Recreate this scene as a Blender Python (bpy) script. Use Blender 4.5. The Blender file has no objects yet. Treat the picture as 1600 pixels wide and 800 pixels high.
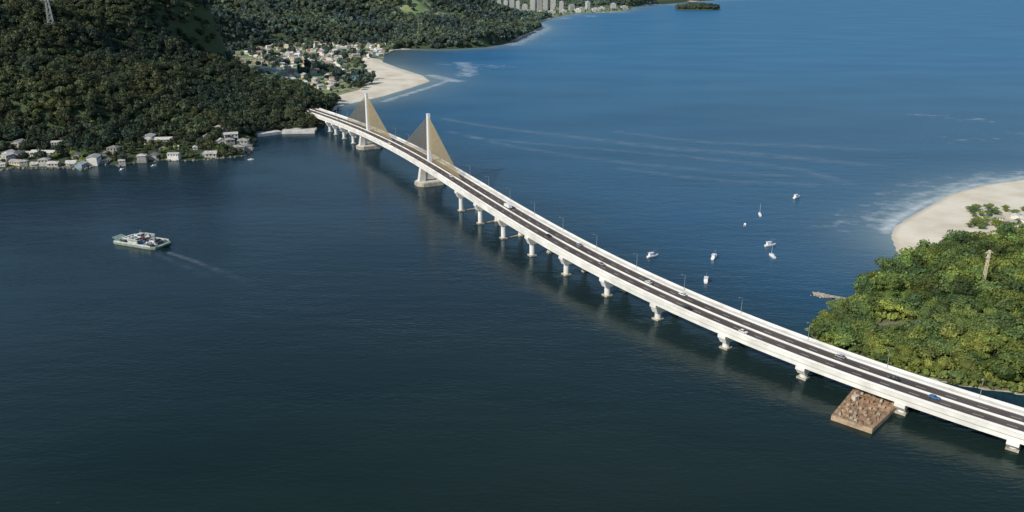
import bpy, math, random, numpy as np
from mathutils import Vector
rng=np.random.default_rng(7); random.seed(7)
H=175.0; PITCH=math.radians(19.3); F=1256.0
cp,sp=math.cos(PITCH),math.sin(PITCH)
def W(u,v,z=0.0):
    # image pixel unprojected through the camera -> world position on the level z
    dx=(u-800)/F; dy=(400-v)/F
    t=(H-z)/(sp-dy*cp)
    return (dx*t,(cp+dy*sp)*t)
scene=bpy.context.scene
col=scene.collection
# ------------------------------------------------------------------ materials
def newmat(name):
    m=bpy.data.materials.new(name); m.use_nodes=True
    nt=m.node_tree; b=nt.nodes["Principled BSDF"]
    return m,nt,b
def mat(name,c,rough=0.7,var=0.25,scale=0.6,metal=0.0,rand=0.0,dirt=None):
    m,nt,b=newmat(name); N=nt.nodes; L=nt.links
    b.inputs["Roughness"].default_value=rough; b.inputs["Metallic"].default_value=metal
    geo=N.new("ShaderNodeNewGeometry")
    no=N.new("ShaderNodeTexNoise"); no.inputs["Scale"].default_value=scale; no.inputs["Detail"].default_value=6
    L.new(geo.outputs["Position"],no.inputs["Vector"])
    r=N.new("ShaderNodeValToRGB")
    r.color_ramp.elements[0].position=0.3; r.color_ramp.elements[1].position=0.7
    lo=[x*(1-var) for x in c]; hi=[min(1,x*(1+var)) for x in c]
    if dirt: lo=dirt
    r.color_ramp.elements[0].color=(*lo,1); r.color_ramp.elements[1].color=(*hi,1)
    L.new(no.outputs["Fac"],r.inputs["Fac"])
    out=r.outputs["Color"]
    if rand>0:
        oi=N.new("ShaderNodeObjectInfo"); hs=N.new("ShaderNodeHueSaturation")
        mr=N.new("ShaderNodeMapRange"); mr.inputs["To Min"].default_value=1-rand; mr.inputs["To Max"].default_value=1+rand*0.7
        L.new(oi.outputs["Random"],mr.inputs["Value"]); L.new(mr.outputs["Result"],hs.inputs["Value"])
        mr2=N.new("ShaderNodeMapRange"); mr2.inputs["To Min"].default_value=0.515; mr2.inputs["To Max"].default_value=0.485
        L.new(oi.outputs["Random"],mr2.inputs["Value"]); L.new(mr2.outputs["Result"],hs.inputs["Hue"])
        L.new(out,hs.inputs["Color"]); out=hs.outputs["Color"]
    L.new(out,b.inputs["Base Color"])
    return m
def foliage(name,c,rand=0.3,sc=0.02,trans=0.28):
    m,nt,b=newmat(name); N=nt.nodes; L=nt.links
    b.inputs["Roughness"].default_value=0.6
    b.inputs["Specular IOR Level"].default_value=0.3
    at=N.new("ShaderNodeAttribute"); at.attribute_name="tint"
    geo=N.new("ShaderNodeNewGeometry")
    no=N.new("ShaderNodeTexNoise"); no.inputs["Scale"].default_value=sc; no.inputs["Detail"].default_value=5
    L.new(geo.outputs["Position"],no.inputs["Vector"])
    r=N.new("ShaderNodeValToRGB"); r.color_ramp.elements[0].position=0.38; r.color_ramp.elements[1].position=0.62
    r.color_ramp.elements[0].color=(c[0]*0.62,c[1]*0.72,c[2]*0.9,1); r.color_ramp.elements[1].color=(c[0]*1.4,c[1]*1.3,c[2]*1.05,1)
    L.new(no.outputs["Fac"],r.inputs["Fac"])
    mx=N.new("ShaderNodeMix"); mx.data_type='RGBA'; mx.blend_type='MULTIPLY'; mx.inputs["Factor"].default_value=1
    L.new(r.outputs["Color"],mx.inputs["A"]); L.new(at.outputs["Color"],mx.inputs["B"])
    oi=N.new("ShaderNodeObjectInfo"); hs=N.new("ShaderNodeHueSaturation")
    mr=N.new("ShaderNodeMapRange"); mr.inputs["To Min"].default_value=1-rand; mr.inputs["To Max"].default_value=1+rand
    mr2=N.new("ShaderNodeMapRange"); mr2.inputs["To Min"].default_value=0.515; mr2.inputs["To Max"].default_value=0.482
    ml=N.new("ShaderNodeMath"); ml.operation='MULTIPLY'; ml.inputs[1].default_value=7.31; fr=N.new("ShaderNodeMath"); fr.operation='FRACT'
    L.new(oi.outputs["Random"],ml.inputs[0]); L.new(ml.outputs[0],fr.inputs[0])
    L.new(oi.outputs["Random"],mr.inputs["Value"]); L.new(fr.outputs[0],mr2.inputs["Value"])
    L.new(mr.outputs["Result"],hs.inputs["Value"]); L.new(mr2.outputs["Result"],hs.inputs["Hue"])
    L.new(mx.outputs["Result"],hs.inputs["Color"]); L.new(hs.outputs["Color"],b.inputs["Base Color"])
    tr=N.new("ShaderNodeBsdfTranslucent"); ms=N.new("ShaderNodeMixShader"); ms.inputs[0].default_value=trans
    L.new(hs.outputs["Color"],tr.inputs["Color"]); L.new(b.outputs[0],ms.inputs[1]); L.new(tr.outputs[0],ms.inputs[2])
    L.new(ms.outputs[0],N["Material Output"].inputs["Surface"])
    return m
M={}
M['conc']=mat("concrete",(0.64,0.62,0.57),0.8,0.12,0.15,dirt=(0.48,0.46,0.41))
M['concwhite']=mat("white_concrete",(0.78,0.77,0.72),0.7,0.08,0.12,dirt=(0.60,0.585,0.54))
M['concdark']=mat("stained_concrete",(0.46,0.42,0.34),0.85,0.2,0.3,dirt=(0.28,0.25,0.19))
M['asphalt']=mat("asphalt",(0.105,0.085,0.075),0.9,0.2,0.06,dirt=(0.058,0.048,0.044))
M['paint']=mat("road_paint",(0.7,0.7,0.66),0.6,0.1,1)
M['cable']=mat("stay_sheath",(0.34,0.27,0.145),0.5,0.1,0.3)
M['steel']=mat("galvanised_steel",(0.42,0.43,0.43),0.5,0.1,1,0.3)
M['rust']=mat("rusty_steel",(0.36,0.23,0.14),0.85,0.3,0.5,dirt=(0.18,0.11,0.07))
M['pontoon']=mat("stained_pontoon_steel",(0.46,0.35,0.23),0.85,0.2,0.4,dirt=(0.28,0.19,0.12))
M['timber']=mat("weathered_timber",(0.37,0.245,0.15),0.9,0.3,0.35,dirt=(0.18,0.115,0.07))
M['trunk']=mat("bark",(0.12,0.085,0.055),0.9,0.3,1.5)
M['white']=mat("white_paint",(0.78,0.78,0.76),0.4,0.06,0.5)
M['offwhite']=mat("dirty_white_paint",(0.58,0.61,0.56),0.5,0.15,0.5,dirt=(0.36,0.39,0.35))
M['towerwall']=mat("distant_pale_facade",(0.58,0.58,0.56),0.7,0.1,0.02,rand=0.25)
M['dull']=mat("dull_white_wall",(0.54,0.52,0.47),0.85,0.15,0.4,rand=0.35,dirt=(0.34,0.32,0.28))
M['dullroof']=mat("stained_sheet_roof",(0.44,0.42,0.39),0.8,0.2,0.3,rand=0.5,dirt=(0.25,0.23,0.20))
M['cream']=mat("cream_render",(0.60,0.53,0.38),0.8,0.12,0.5)
M['blue']=mat("blue_paint",(0.06,0.17,0.38),0.5,0.15,0.5)
M['green']=mat("green_paint",(0.24,0.34,0.27),0.5,0.25,0.5)
M['hullgrey']=mat("grey_hull_paint",(0.23,0.26,0.235),0.6,0.25,0.5)
M['red']=mat("red_paint",(0.42,0.04,0.03),0.45,0.15,0.5)
M['silver']=mat("silver_paint",(0.45,0.46,0.47),0.35,0.05,0.5,0.4)
M['black']=mat("dark_paint",(0.025,0.026,0.03),0.4,0.1,0.5)
M['glass']=mat("window_glass",(0.02,0.028,0.035),0.12,0.1,0.5)
M['rubber']=mat("rubber",(0.02,0.02,0.02),0.9,0.1,1)
M['tile']=mat("clay_roof_tile",(0.36,0.23,0.16),0.85,0.3,0.6,rand=0.3)
M['fibre']=mat("fibre_cement_roof",(0.50,0.48,0.44),0.85,0.25,0.6,rand=0.35)
M['palewall']=mat("painted_wall",(0.66,0.64,0.58),0.8,0.12,0.4,rand=0.25)
M['bluewall']=mat("blue_wall",(0.26,0.36,0.42),0.8,0.15,0.6)
M['rock']=mat("shore_rock",(0.28,0.25,0.20),0.9,0.3,0.4,dirt=(0.12,0.11,0.09))
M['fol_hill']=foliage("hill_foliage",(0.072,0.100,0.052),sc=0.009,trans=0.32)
M['fol_far_haze']=foliage("hazed_far_foliage",(0.125,0.170,0.125),sc=0.005,trans=0.36)  # aerial haze painted into the leaf colour: lighter and greyer with distance
M['fol_near']=foliage("mangrove_foliage",(0.225,0.295,0.085),rand=0.28,sc=0.05,trans=0.38)
# ------------------------------------------------------------------ mesh builder
class MB:
    def __init__(s): s.v=[];s.f=[];s.m=[]
    def add(s,vs,fs,mi=0):
        o=len(s.v); s.v+= [tuple(p) for p in vs]; s.f+=[tuple(o+i for i in f) for f in fs]; s.m+=[mi]*len(fs)
    def box(s,x0,x1,y0,y1,z0,z1,mi=0,tx=0,ty=0):
        vs=[(x0,y0,z0),(x1,y0,z0),(x1,y1,z0),(x0,y1,z0),(x0+tx,y0+ty,z1),(x1-tx,y0+ty,z1),(x1-tx,y1-ty,z1),(x0+tx,y1-ty,z1)]
        s.add(vs,[(3,2,1,0),(4,5,6,7),(0,1,5,4),(1,2,6,5),(2,3,7,6),(3,0,4,7)],mi)
    def obox(s,c,ax,ay,hx,hy,z0,z1,mi=0,k=1.0):
        def P(a,b,z): return (c[0]+ax[0]*a+ay[0]*b,c[1]+ax[1]*a+ay[1]*b,z)
        vs=[P(-hx,-hy,z0),P(hx,-hy,z0),P(hx,hy,z0),P(-hx,hy,z0),P(-hx*k,-hy*k,z1),P(hx*k,-hy*k,z1),P(hx*k,hy*k,z1),P(-hx*k,hy*k,z1)]
        s.add(vs,[(3,2,1,0),(4,5,6,7),(0,1,5,4),(1,2,6,5),(2,3,7,6),(3,0,4,7)],mi)
    def prism(s,pts,z0,z1,mi=0,k=1.0):
        n=len(pts); cx=sum(p[0] for p in pts)/n; cy=sum(p[1] for p in pts)/n
        vs=[(p[0],p[1],z0) for p in pts]+[(cx+(p[0]-cx)*k,cy+(p[1]-cy)*k,z1) for p in pts]
        fs=[tuple(reversed(range(n))),tuple(range(n,2*n))]+[(i,(i+1)%n,n+(i+1)%n,n+i) for i in range(n)]
        s.add(vs,fs,mi)
    def beam(s,p,q,r0,r1=None,n=6,mi=0):
        r1=r0 if r1 is None else r1
        p=Vector(p);q=Vector(q);d=(q-p).normalized()
        a=d.orthogonal().normalized(); b=d.cross(a)
        vs=[]
        for c,r in((p,r0),(q,r1)):
            for i in range(n):
                t=2*math.pi*i/n; vs.append(tuple(c+a*math.cos(t)*r+b*math.sin(t)*r))
        fs=[tuple(reversed(range(n))),tuple(range(n,2*n))]+[(i,(i+1)%n,n+(i+1)%n,n+i) for i in range(n)]
        s.add(vs,fs,mi)
    def mesh(s,name,mats):
        me=bpy.data.meshes.new(name); me.from_pydata(s.v,[],s.f)
        for x in mats: me.materials.append(M[x] if isinstance(x,str) else x)
        me.polygons.foreach_set("material_index",s.m); me.update(); return me
def put(name,data,parent=None,loc=(0,0,0),rot=0.0,scale=None):
    o=bpy.data.objects.new(name,data); col.objects.link(o); o.location=loc; o.rotation_euler=(0,0,rot)
    if scale is not None: o.scale=scale if hasattr(scale,'__len__') else (scale,)*3
    if parent: o.parent=parent
    return o
def tag(o,label,cat,group=None,kind=None):
    o["label"]=label; o["category"]=cat
    if group:o["group"]=group
    if kind:o["kind"]=kind
    return o
def dup(src,loc,rot=0.0,scale=None,parent=None,top=True):
    n=src.copy(); col.objects.link(n)
    if top:
        n.location=loc; n.rotation_euler=(0,0,rot)
        if scale is not None: n.scale=(scale,)*3
    else: n.parent=parent
    for c in src.children: dup(c,None,parent=n,top=False)
    return n
def quadmesh(name,V,nq,tint,mats):
    me=bpy.data.meshes.new(name); me.vertices.add(len(V)); me.vertices.foreach_set("co",V.astype(np.float32).ravel())
    me.loops.add(4*nq); me.loops.foreach_set("vertex_index",np.arange(4*nq,dtype=np.int32))
    me.polygons.add(nq); me.polygons.foreach_set("loop_start",np.arange(0,4*nq,4,dtype=np.int32))
    me.update(calc_edges=True)
    a=me.color_attributes.new("tint",'FLOAT_COLOR','POINT')
    c=np.ones((len(V),4),np.float32); c[:,:3]=tint; a.data.foreach_set("color",c.ravel())
    for x in mats: me.materials.append(M[x])
    return me
# ------------------------------------------------------------------ geometry of shores
def sdist(X,Y,poly):
    P=np.array(poly,float); Q=np.roll(P,-1,0)
    d=np.full(X.shape,1e18); ins=np.zeros(X.shape,bool)
    for (ax,ay),(bx,by) in zip(P,Q):
        ex,ey=bx-ax,by-ay; t=np.clip(((X-ax)*ex+(Y-ay)*ey)/(ex*ex+ey*ey+1e-9),0,1)
        d=np.minimum(d,(X-ax-ex*t)**2+(Y-ay-ey*t)**2)
        if ay!=by:
            c=((ay>Y)!=(by>Y))&(X<(bx-ax)*(Y-ay)/(by-ay)+ax); ins^=c
    d=np.sqrt(d); return np.where(ins,d,-d)
def linedist(X,Y,pts):
    d=np.full(X.shape,1e18)
    for (ax,ay),(bx,by) in zip(pts[:-1],pts[1:]):
        ex,ey=bx-ax,by-ay; t=np.clip(((X-ax)*ex+(Y-ay)*ey)/(ex*ex+ey*ey+1e-9),0,1)
        d=np.minimum(d,(X-ax-ex*t)**2+(Y-ay-ey*t)**2)
    return np.sqrt(d)
def sm(t): t=np.clip(t,0,1); return t*t*(3-2*t)
LEFT=[W(u,v) for u,v in [(-500,282),(-200,272),(0,266),(30,261),(50,264),(100,262),(130,265),(160,256),(190,259),(220,253),(260,250),(300,251),(350,247),(385,243),(394,232),(402,212),(440,207),(490,206),(508,197),(512,180),(530,166),(560,159),(600,150),(640,138),(672,127),(660,118),(625,107),(598,97),(600,86),(615,78),(640,77),(700,77),(760,74),(800,66),(846,44),(838,36),(862,28),(900,21),(960,19),(988,15),(985,11)]]+[(2100,7200),(-6000,7200),(-6000,1200)]
RIGHT=[W(u,v) for u,v in [(1800,268),(1600,281),(1540,289),(1485,304),(1440,330),(1402,352),(1393,368),(1402,392),(1416,412),(1400,427),(1345,450),(1328,478),(1284,498),(1266,522),(1300,550),(1400,580),(1500,602),(1600,616),(1750,640),(1950,650)]]+[(700,330),(900,700),(600,800)]
SANDL=[W(u,v) for u,v in [(520,175),(530,166),(560,159),(600,150),(640,138),(690,128),(668,112),(625,102),(590,93),(555,95),(575,112),(583,128),(562,144),(527,154)]]
VEG=[W(u,v) for u,v in [(1420,413),(1460,402),(1500,388),(1560,384),(1640,372),(1900,360),(2000,640),(1750,640),(1600,616),(1500,602),(1400,580),(1300,550),(1266,522),(1284,498),(1328,478),(1345,450),(1400,427)]]
PLAIN=[W(u,v) for u,v in [(270,100),(320,88),(380,79),(430,73),(600,70),(612,78),(600,97),(570,95),(585,125),(560,145),(520,165),(505,165),(470,140),(420,128),(340,118)]]
TOWN=[W(u,v) for u,v in [(740,21),(800,24),(850,26),(868,27),(900,21),(960,19),(988,15),(985,11.5),(900,11.5),(760,11)]]
CLEARING=[W(1380,514),W(1410,513),W(1440,517)]
FIELDS=[(*W(685,21,62),75),(*W(715,17,68),60),(*W(640,26,55),35),(*W(340,98,3),60),(*W(390,94,3),35),(*W(430,118,3),35),(*W(380,112,3),30)]
CT=[]
def C(u,v,h,k=0.055):
    x,y=W(u,v,h); CT.append((x,y,h,k*math.hypot(x,y)))
for a in [(-300,5,140),(-300,120,60),(-300,200,20),(-300,255,4),(0,14,130),(60,34,114),(130,56,98),(180,76,83),(230,98,67),(280,114,52),(330,131,38),(380,147,28),(420,162,19),(455,176,12),
          (0,80,94),(100,105,76),(200,128,52),(300,153,32),(380,170,20),(0,150,46),(100,160,40),(200,172,28),(300,185,18),(380,190,12),(430,190,8),(470,190,8),
          (0,215,9),(100,222,7),(200,222,6),(300,215,6),(360,205,6),(0,250,2.5),(100,248,2.5),(200,242,2.5),(300,238,2.5),(370,232,2.5),(440,202,4),(480,200,5)]: C(*a,0.033)
C(486,173,11,0.02);C(478,176,11,0.02);C(500,190,5,0.015)
for a in [(340,104,4),(310,108,4),(400,90,4),(450,85,4),(500,80,5),(560,75,5),(450,110,3),(500,110,3),(550,110,3),(500,135,3),(545,135,2),(525,155,2),(600,120,1.6),(600,140,1.4),(560,155,1.4),(640,128,1.4),(600,80,3)]: C(*a,0.035)
for a in [(100,20,105),(-200,0,140),(0,-10,150),(200,30,80),(200,-15,150),(300,50,45),(300,30,75),(300,5,110),(400,55,20),(400,35,60),(400,0,108),(500,52,22),(500,30,60),(500,-8,115),(600,52,22),(600,30,58),(600,0,100),(650,60,12),(700,52,24),(700,25,62),(695,-3,100),(745,50,18),(720,12,68),(735,-3,84),(755,30,28),(780,45,10),(795,48,5),(815,42,2),(825,38,1)]: C(*a,0.034)
for a in [(770,14,22),(765,3,45),(785,24,8),(790,15,2),(800,25,2),(785,5,6),(810,30,1),(800,10,2),(815,15,2),(830,15,2),(860,20,2),(860,8,2),(900,16,2),(940,10,10),(930,15,3),(880,10,4),(975,12,5),(840,2,10),(900,-4,40),(960,0,40)]: C(*a,0.022)
CT=np.array(CT)
def bump2(X,Y): return np.sin(X/37+Y/61)*np.sin(Y/43-X/90+1)+0.5*np.sin(X/17+2)*np.sin(Y/21-X/30)
def hleft(X,Y,d=None):
    if d is None: d=sdist(X,Y,LEFT)
    n=np.zeros(X.shape);w=np.full(X.shape,1e-9)
    for cx,cy,ch,cs in CT:
        r=(X-cx)**2+(Y-cy)**2; k=np.exp(-r/(2*cs*cs))+1e-4*np.exp(-r/(2*(5*cs)**2)); n+=k*ch; w+=k
    h=n/w; h=h*(1+0.15*bump2(X,Y)*sm((h-8)/30)+0.10*np.sin(X/55+0.8*np.sin(Y/80))*sm((h-14)/30))
    p=sm(sdist(X,Y,PLAIN)/90+0.95); h=h*(1-p)+3.5*p
    p=sm(sdist(X,Y,TOWN)/160+0.8); h=h*(1-p)+3.0*p
    h=0.3+h*sm(d/26)
    return np.where(d>0,h*sm(d/3+0.3),np.maximum(-4,0.12*d))
def hright(X,Y,d=None):
    if d is None: d=sdist(X,Y,RIGHT)
    return np.where(d>0,0.25+np.minimum(d*0.07,2.6)+0.25*bump2(X*2,Y*2)*sm(d/30),np.maximum(-4,0.12*d))
def hl(x,y): return float(hleft(np.array([x]),np.array([y]))[0])
def hr(x,y): return float(hright(np.array([x]),np.array([y]))[0])
def gridmesh(name,X,Y,Z,attr,attrname,mats,smooth=True):
    r,c=X.shape; V=np.stack([X,Y,Z],-1).reshape(-1,3).astype(np.float32)
    i=np.arange(r*c).reshape(r,c); Q=np.stack([i[:-1,:-1],i[:-1,1:],i[1:,1:],i[1:,:-1]],-1).reshape(-1,4).astype(np.int32)
    me=bpy.data.meshes.new(name); me.vertices.add(len(V)); me.vertices.foreach_set("co",V.ravel())
    me.loops.add(Q.size); me.loops.foreach_set("vertex_index",Q.ravel()); me.polygons.add(len(Q)); me.polygons.foreach_set("loop_start",np.arange(0,Q.size,4,dtype=np.int32))
    me.update(calc_edges=True)
    if smooth: me.polygons.foreach_set("use_smooth",np.ones(len(Q),bool))
    a=me.color_attributes.new(attrname,'FLOAT_COLOR','POINT'); cc=np.ones((len(V),4),np.float32); cc[:,:3]=attr.reshape(-1,3); a.data.foreach_set("color",cc.ravel())
    for m in mats: me.materials.append(m)
    return me
# ------------------------------------------------------------------ bridge axis
cl=[(485,171,13),(530,186,16),(577,204,18.5),(620,226,20),(670,252,20.5),(715,279,20),(760,306,19),(805,332,18),(850,358,17),(900,386,16),(950,412,15),(1000,438,14),(1050,463,13),(1100,485,12.3),(1150,506,11.5),(1200,526,11),(1250,545,10.5),(1300,562,10),(1350,579,9.6),(1400,595,9.3),(1450,612,9),(1500,628,8.8),(1550,644,8.6),(1600,661,8.5),(1700,694,8.3)]
cw=np.array([(*W(u,v,z),z) for u,v,z in cl])
pfx=np.polyfit((cw[:,1]-600)/300,cw[:,0],4); pfz=np.polyfit((cw[:,1]-600)/300,cw[:,2],5)
ys=np.arange(cw[:,1].max(),cw[:,1].min(),-1.0); xs=np.polyval(pfx,(ys-600)/300); zs=np.polyval(pfz,(ys-600)/300)
d=np.array([xs[-1]-xs[-2],ys[-1]-ys[-2]]); d/=np.hypot(*d)
ext=np.arange(1,150,1.0); xs=np.r_[xs,xs[-1]+d[0]*ext]; ys=np.r_[ys,ys[-1]+d[1]*ext]; zs=np.r_[zs,np.full(len(ext),zs[-1])]
arc=np.r_[0,np.cumsum(np.hypot(np.diff(xs),np.diff(ys)))]
TOT=arc[-1]
def axis(s):
    x=np.interp(s,arc,xs);y=np.interp(s,arc,ys);z=np.interp(s,arc,zs)
    x2=np.interp(s+2,arc,xs)-np.interp(s-2,arc,xs); y2=np.interp(s+2,arc,ys)-np.interp(s-2,arc,ys)
    l=math.hypot(x2,y2); t=(x2/l,y2/l)
    n=(-t[1],t[0])                           # towards the open sea side
    return x,y,z,t,n
def near_s(px,py): return arc[np.argmin((xs-px)**2+(ys-py)**2)]
S1=near_s(*W(670,252,20.5)); S2=near_s(*W(577,204,18.5))
def sweep(mb,prof,s0,s1,step=5,mi=0):
    n=max(1,int(round((s1-s0)/step))); k=len(prof); vs=[]
    for i in range(n+1):
        x,y,z,t,nn=axis(s0+(s1-s0)*i/n)
        for e,h in prof: vs.append((x+nn[0]*e,y+nn[1]*e,z+h))
    fs=[]
    for i in range(n):
        for j in range(k):
            a=i*k+j;b=i*k+(j+1)%k; fs.append((a,b,b+k,a+k))
    fs.append(tuple(range(k))); fs.append(tuple(n*k+j for j in reversed(range(k))))
    mb.add(vs,fs,mi)
def rect(e0,e1,h0,h1): return [(e0,h0),(e1,h0),(e1,h1),(e0,h1)]
x,y,z,t,n=axis(S1)
bridge=tag(put("cable_stayed_bridge",None,loc=(x,y,0)),"long white concrete cable-stayed bridge with two masts over the bay","bridge")
BL=(-x,-y,0)
def bpart(name,mb,mats,label=None):
    o=put(name,mb.mesh(name,mats),bridge,BL)
    if label:o["label"]=label
    return o
E0,E1=-12.2,11.3
mb=MB(); sweep(mb,[(E0,-0.8),(E0+0.8,-1.0),(E1-1.2,-1.0),(E1,-0.8),(E1,0),(E0,0)],0,TOT); deck=bpart("deck",mb,['concwhite'])
for e in(-10.8,-3.6,3.1,9.4):
    mb=MB(); sweep(mb,rect(e-0.5,e+0.5,-3.4,-1.002),0,TOT); bpart("girder",mb,['concwhite'])
for a,b in((-9.0,-1.55),(-0.85,6.4)):
    mb=MB(); sweep(mb,rect(a,b,0.004,0.03),0,TOT); bpart("road_surface",mb,['asphalt'])
mb=MB()
for e in(-8.75,-1.85,-0.6,6.1):
    sweep(mb,rect(e-0.1,e+0.1,0.031,0.036),0,TOT)
for e in(-5.3,2.8):
    s=3
    while s<TOT-6: sweep(mb,rect(e-0.1,e+0.1,0.031,0.036),s,s+4,4); s+=12
bpart("lane_marking",mb,['paint'])
for a,b,h in((-9.4,-9.0,0.9),(6.4,6.8,0.9),(-1.5,-0.9,0.85)):
    mb=MB(); m_=(a+b)/2; sweep(mb,[(a,0.002),(b,0.002),(b-0.05,0.3),(m_+0.1,h),(m_-0.1,h),(a+0.05,0.3)],0,TOT); bpart("traffic_barrier",mb,['concwhite'])
for a in(E0+0.02,E1-0.24):
    mb=MB(); sweep(mb,rect(a,a+0.22,0.002,1.15),0,TOT); bpart("parapet",mb,['concwhite'])
# piers: hammerhead cap narrowing onto two stout columns
pix=[(505,207),(520,211),(536,217),(555,224),(717,330),(752,349),(795,371),(838,398),(885,429),(945,463),(1020,501),(1127,547),(1247,595),(1404,650),(1585,697)]
for u,v in pix:
    px,py=W(u,v,0); s=near_s(px,py)
    best=min(np.arange(max(0,s-25),s+25,0.5),key=lambda q:(axis(q)[0]-axis(q)[4][0]*8.2-px)**2+(axis(q)[1]-axis(q)[4][1]*8.2-py)**2)
    x,y,z,t,n=axis(best); mb=MB(); top=z-3.42
    c=(x-n[0]*0.5,y-n[1]*0.5); h2=min(3.6,(top-1.6)*0.45)
    mb.obox(c,n,t,11.3,2.2,top-1.6,top,0); mb.obox(c,n,t,9.2,1.9,top-1.6-h2,top-1.602,0,1.18)
    for e in(-7.2,6.4):
        cc=(x+n[0]*e,y+n[1]*e)
        pts=[(cc[0]+1.75*math.cos(a*math.pi/6),cc[1]+1.75*math.sin(a*math.pi/6)) for a in range(12)]
        mb.prism(pts,-3,top-1.602-h2,0)
        mb.obox(cc,n,t,2.3,2.3,-1,0.8,1)
    if u<800: mb.obox(((c[0]),(c[1])),n,t,4.3,0.6,0.1,0.7,1)
    bpart("pier",mb,['concwhite','concdark'])
# pylons and stays
for S,top in((S1,61.5),(S2,57.5)):
    x,y,z,t,n=axis(S); c=(x,y)
    py=put("pylon",None,bridge,BL)
    mb=MB()
    L=13.5;B=8.5;ch=4.5
    pts=[(-L,-B+ch),(-L+ch,-B),(L-ch,-B),(L,-B+ch),(L,B-ch),(L-ch,B),(-L+ch,B),(-L,B-ch)]
    pw=[(x+n[0]*a+t[0]*b,y+n[1]*a+t[1]*b) for a,b in pts]
    mb.prism(pw,-2,3.2,0); mb.prism([(x+(p[0]-x)*0.93,y+(p[1]-y)*0.93) for p in pw],3.202,3.8,1)
    put("pile_cap",mb.mesh("pile_cap",['concdark','conc']),py)
    mb=MB()
    for sg in(-1,1):
        def Q(e,f,zz): return (x+n[0]*e+t[0]*f,y+n[1]*e+t[1]*f,zz)
        zt=z-3.42
        vs=[Q(sg*5.5,-2.8,3.79),Q(sg*11,-2.8,3.79),Q(sg*11,2.8,3.79),Q(sg*5.5,2.8,3.79),Q(sg*4,-2.2,zt),Q(sg*8.8,-2.2,zt),Q(sg*8.8,2.2,zt),Q(sg*4,2.2,zt)]
        mb.add(vs,[(3,2,1,0),(4,5,6,7),(0,1,5,4),(1,2,6,5),(2,3,7,6),(3,0,4,7)])
    mb.obox(c,n,t,4.2,1.9,5.0,zt-0.1); mb.obox(c,n,t,10.2,2.7,zt-0.08,zt+2.38)
    put("pylon_leg",mb.mesh("pylon_leg",['conc']),py)
    mb=MB(); mb.obox(c,n,t,1.55,2.4,z+0.04,top,0,0.72); mb.obox(c,n,t,1.3,1.9,top+0.002,top+0.5,0)
    put("mast",mb.mesh("mast",['white']),py)
    for sd in(-1,1):
        for i in range(24):
            f=i/23; s=S+sd*(9+64*f); X,Y,Z,_,nn=axis(s)
            zt=top-27+25.0*f
            mb=MB(); mb.beam((X,Y,Z+0.8),(x+t[0]*sd*1.2,y+t[1]*sd*1.2,zt),0.22,0.22,5)
            bpart("stay_cable",mb,['cable'])
# ------------------------------------------------------------------ water
def axspace(lo,hi,st,far):
    a=list(np.arange(lo,hi+1,st)); g=st
    b=a[-1]
    while b<far: g*=1.18; b+=g; a.append(b)
    g=st; b=a[0]; pre=[]
    while b>-far: g*=1.18; b-=g; pre.append(b)
    return np.array(pre[::-1]+a)
gx=axspace(-900,900,6,45000); gy=axspace(120,2500,6,45000)
X,Y=np.meshgrid(gx,gy)
off=X-np.interp(Y,ys[::-1],xs[::-1])
dl=sdist(X,Y,LEFT); dr=sdist(X,Y,RIGHT)
ocean=0.44*sm((off+30)/200)+0.56*sm((Y-350)/1700)*sm((off+240)/480)
foam=np.zeros(X.shape)
def surf(pts,w,a):
    global foam
    q=linedist(X,Y,[W(*p) for p in pts]); foam=np.maximum(foam,a*np.exp(-(q/w)**2))
surf([(1385,362),(1400,341),(1450,316),(1520,290),(1600,277),(1700,268)],7,0.50)
surf([(1350,352),(1385,332),(1440,305),(1510,284),(1600,270),(1700,262)],14,0.30)
surf([(1310,360),(1390,300),(1450,280),(1560,268)],22,0.19)
surf([(600,158),(650,143),(690,130),(704,123)],9,0.42)
surf([(672,118),(700,124),(716,127)],18,0.42)
surf([(722,98),(735,110),(728,118)],28,0.34)
surf([(700,100),(780,104)],50,0.24)
surf([(640,77),(760,73),(810,65)],16,0.36)
surf([(800,70),(850,45),(842,36)],45,0.34)
surf([(1440,180),(1540,188)],30,0.22)
surf([(1480,220),(1600,210)],30,0.18)
surf([(870,30),(960,22)],40,0.35)
shallow=np.maximum(np.exp(np.minimum(dr,0)/26)*sm((Y-430)/120)*(dr<3),0.9*np.exp(np.minimum(dl,0)/50)*sm((Y-1080)/100)*sm((X+330)/120))
att=np.stack([ocean,foam,shallow],-1)
wm,nt,b=newmat("sea_water"); N=nt.nodes; L=nt.links
a=N.new("ShaderNodeAttribute"); a.attribute_name="zones"; se=N.new("ShaderNodeSeparateColor"); L.new(a.outputs["Color"],se.inputs["Color"])
geo=N.new("ShaderNodeNewGeometry")
def noise(scale,detail=3,sx=1,sy=1,rz=0,rough=0.5):
    mp=N.new("ShaderNodeMapping"); mp.inputs["Scale"].default_value=(sx,sy,1); mp.inputs["Rotation"].default_value=(0,0,rz)
    L.new(geo.outputs["Position"],mp.inputs["Vector"]); no=N.new("ShaderNodeTexNoise"); no.inputs["Scale"].default_value=scale; no.inputs["Detail"].default_value=detail; no.inputs["Roughness"].default_value=rough
    L.new(mp.outputs["Vector"],no.inputs["Vector"]); return no
def mixc(f,A,B):
    m=N.new("ShaderNodeMix"); m.data_type='RGBA'
    if isinstance(f,float): m.inputs["Factor"].default_value=f
    else: L.new(f,m.inputs["Factor"])
    for k,q in(("A",A),("B",B)):
        if isinstance(q,tuple): m.inputs[k].default_value=(*q,1)
        else: L.new(q,m.inputs[k])
    return m.outputs["Result"]
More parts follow.
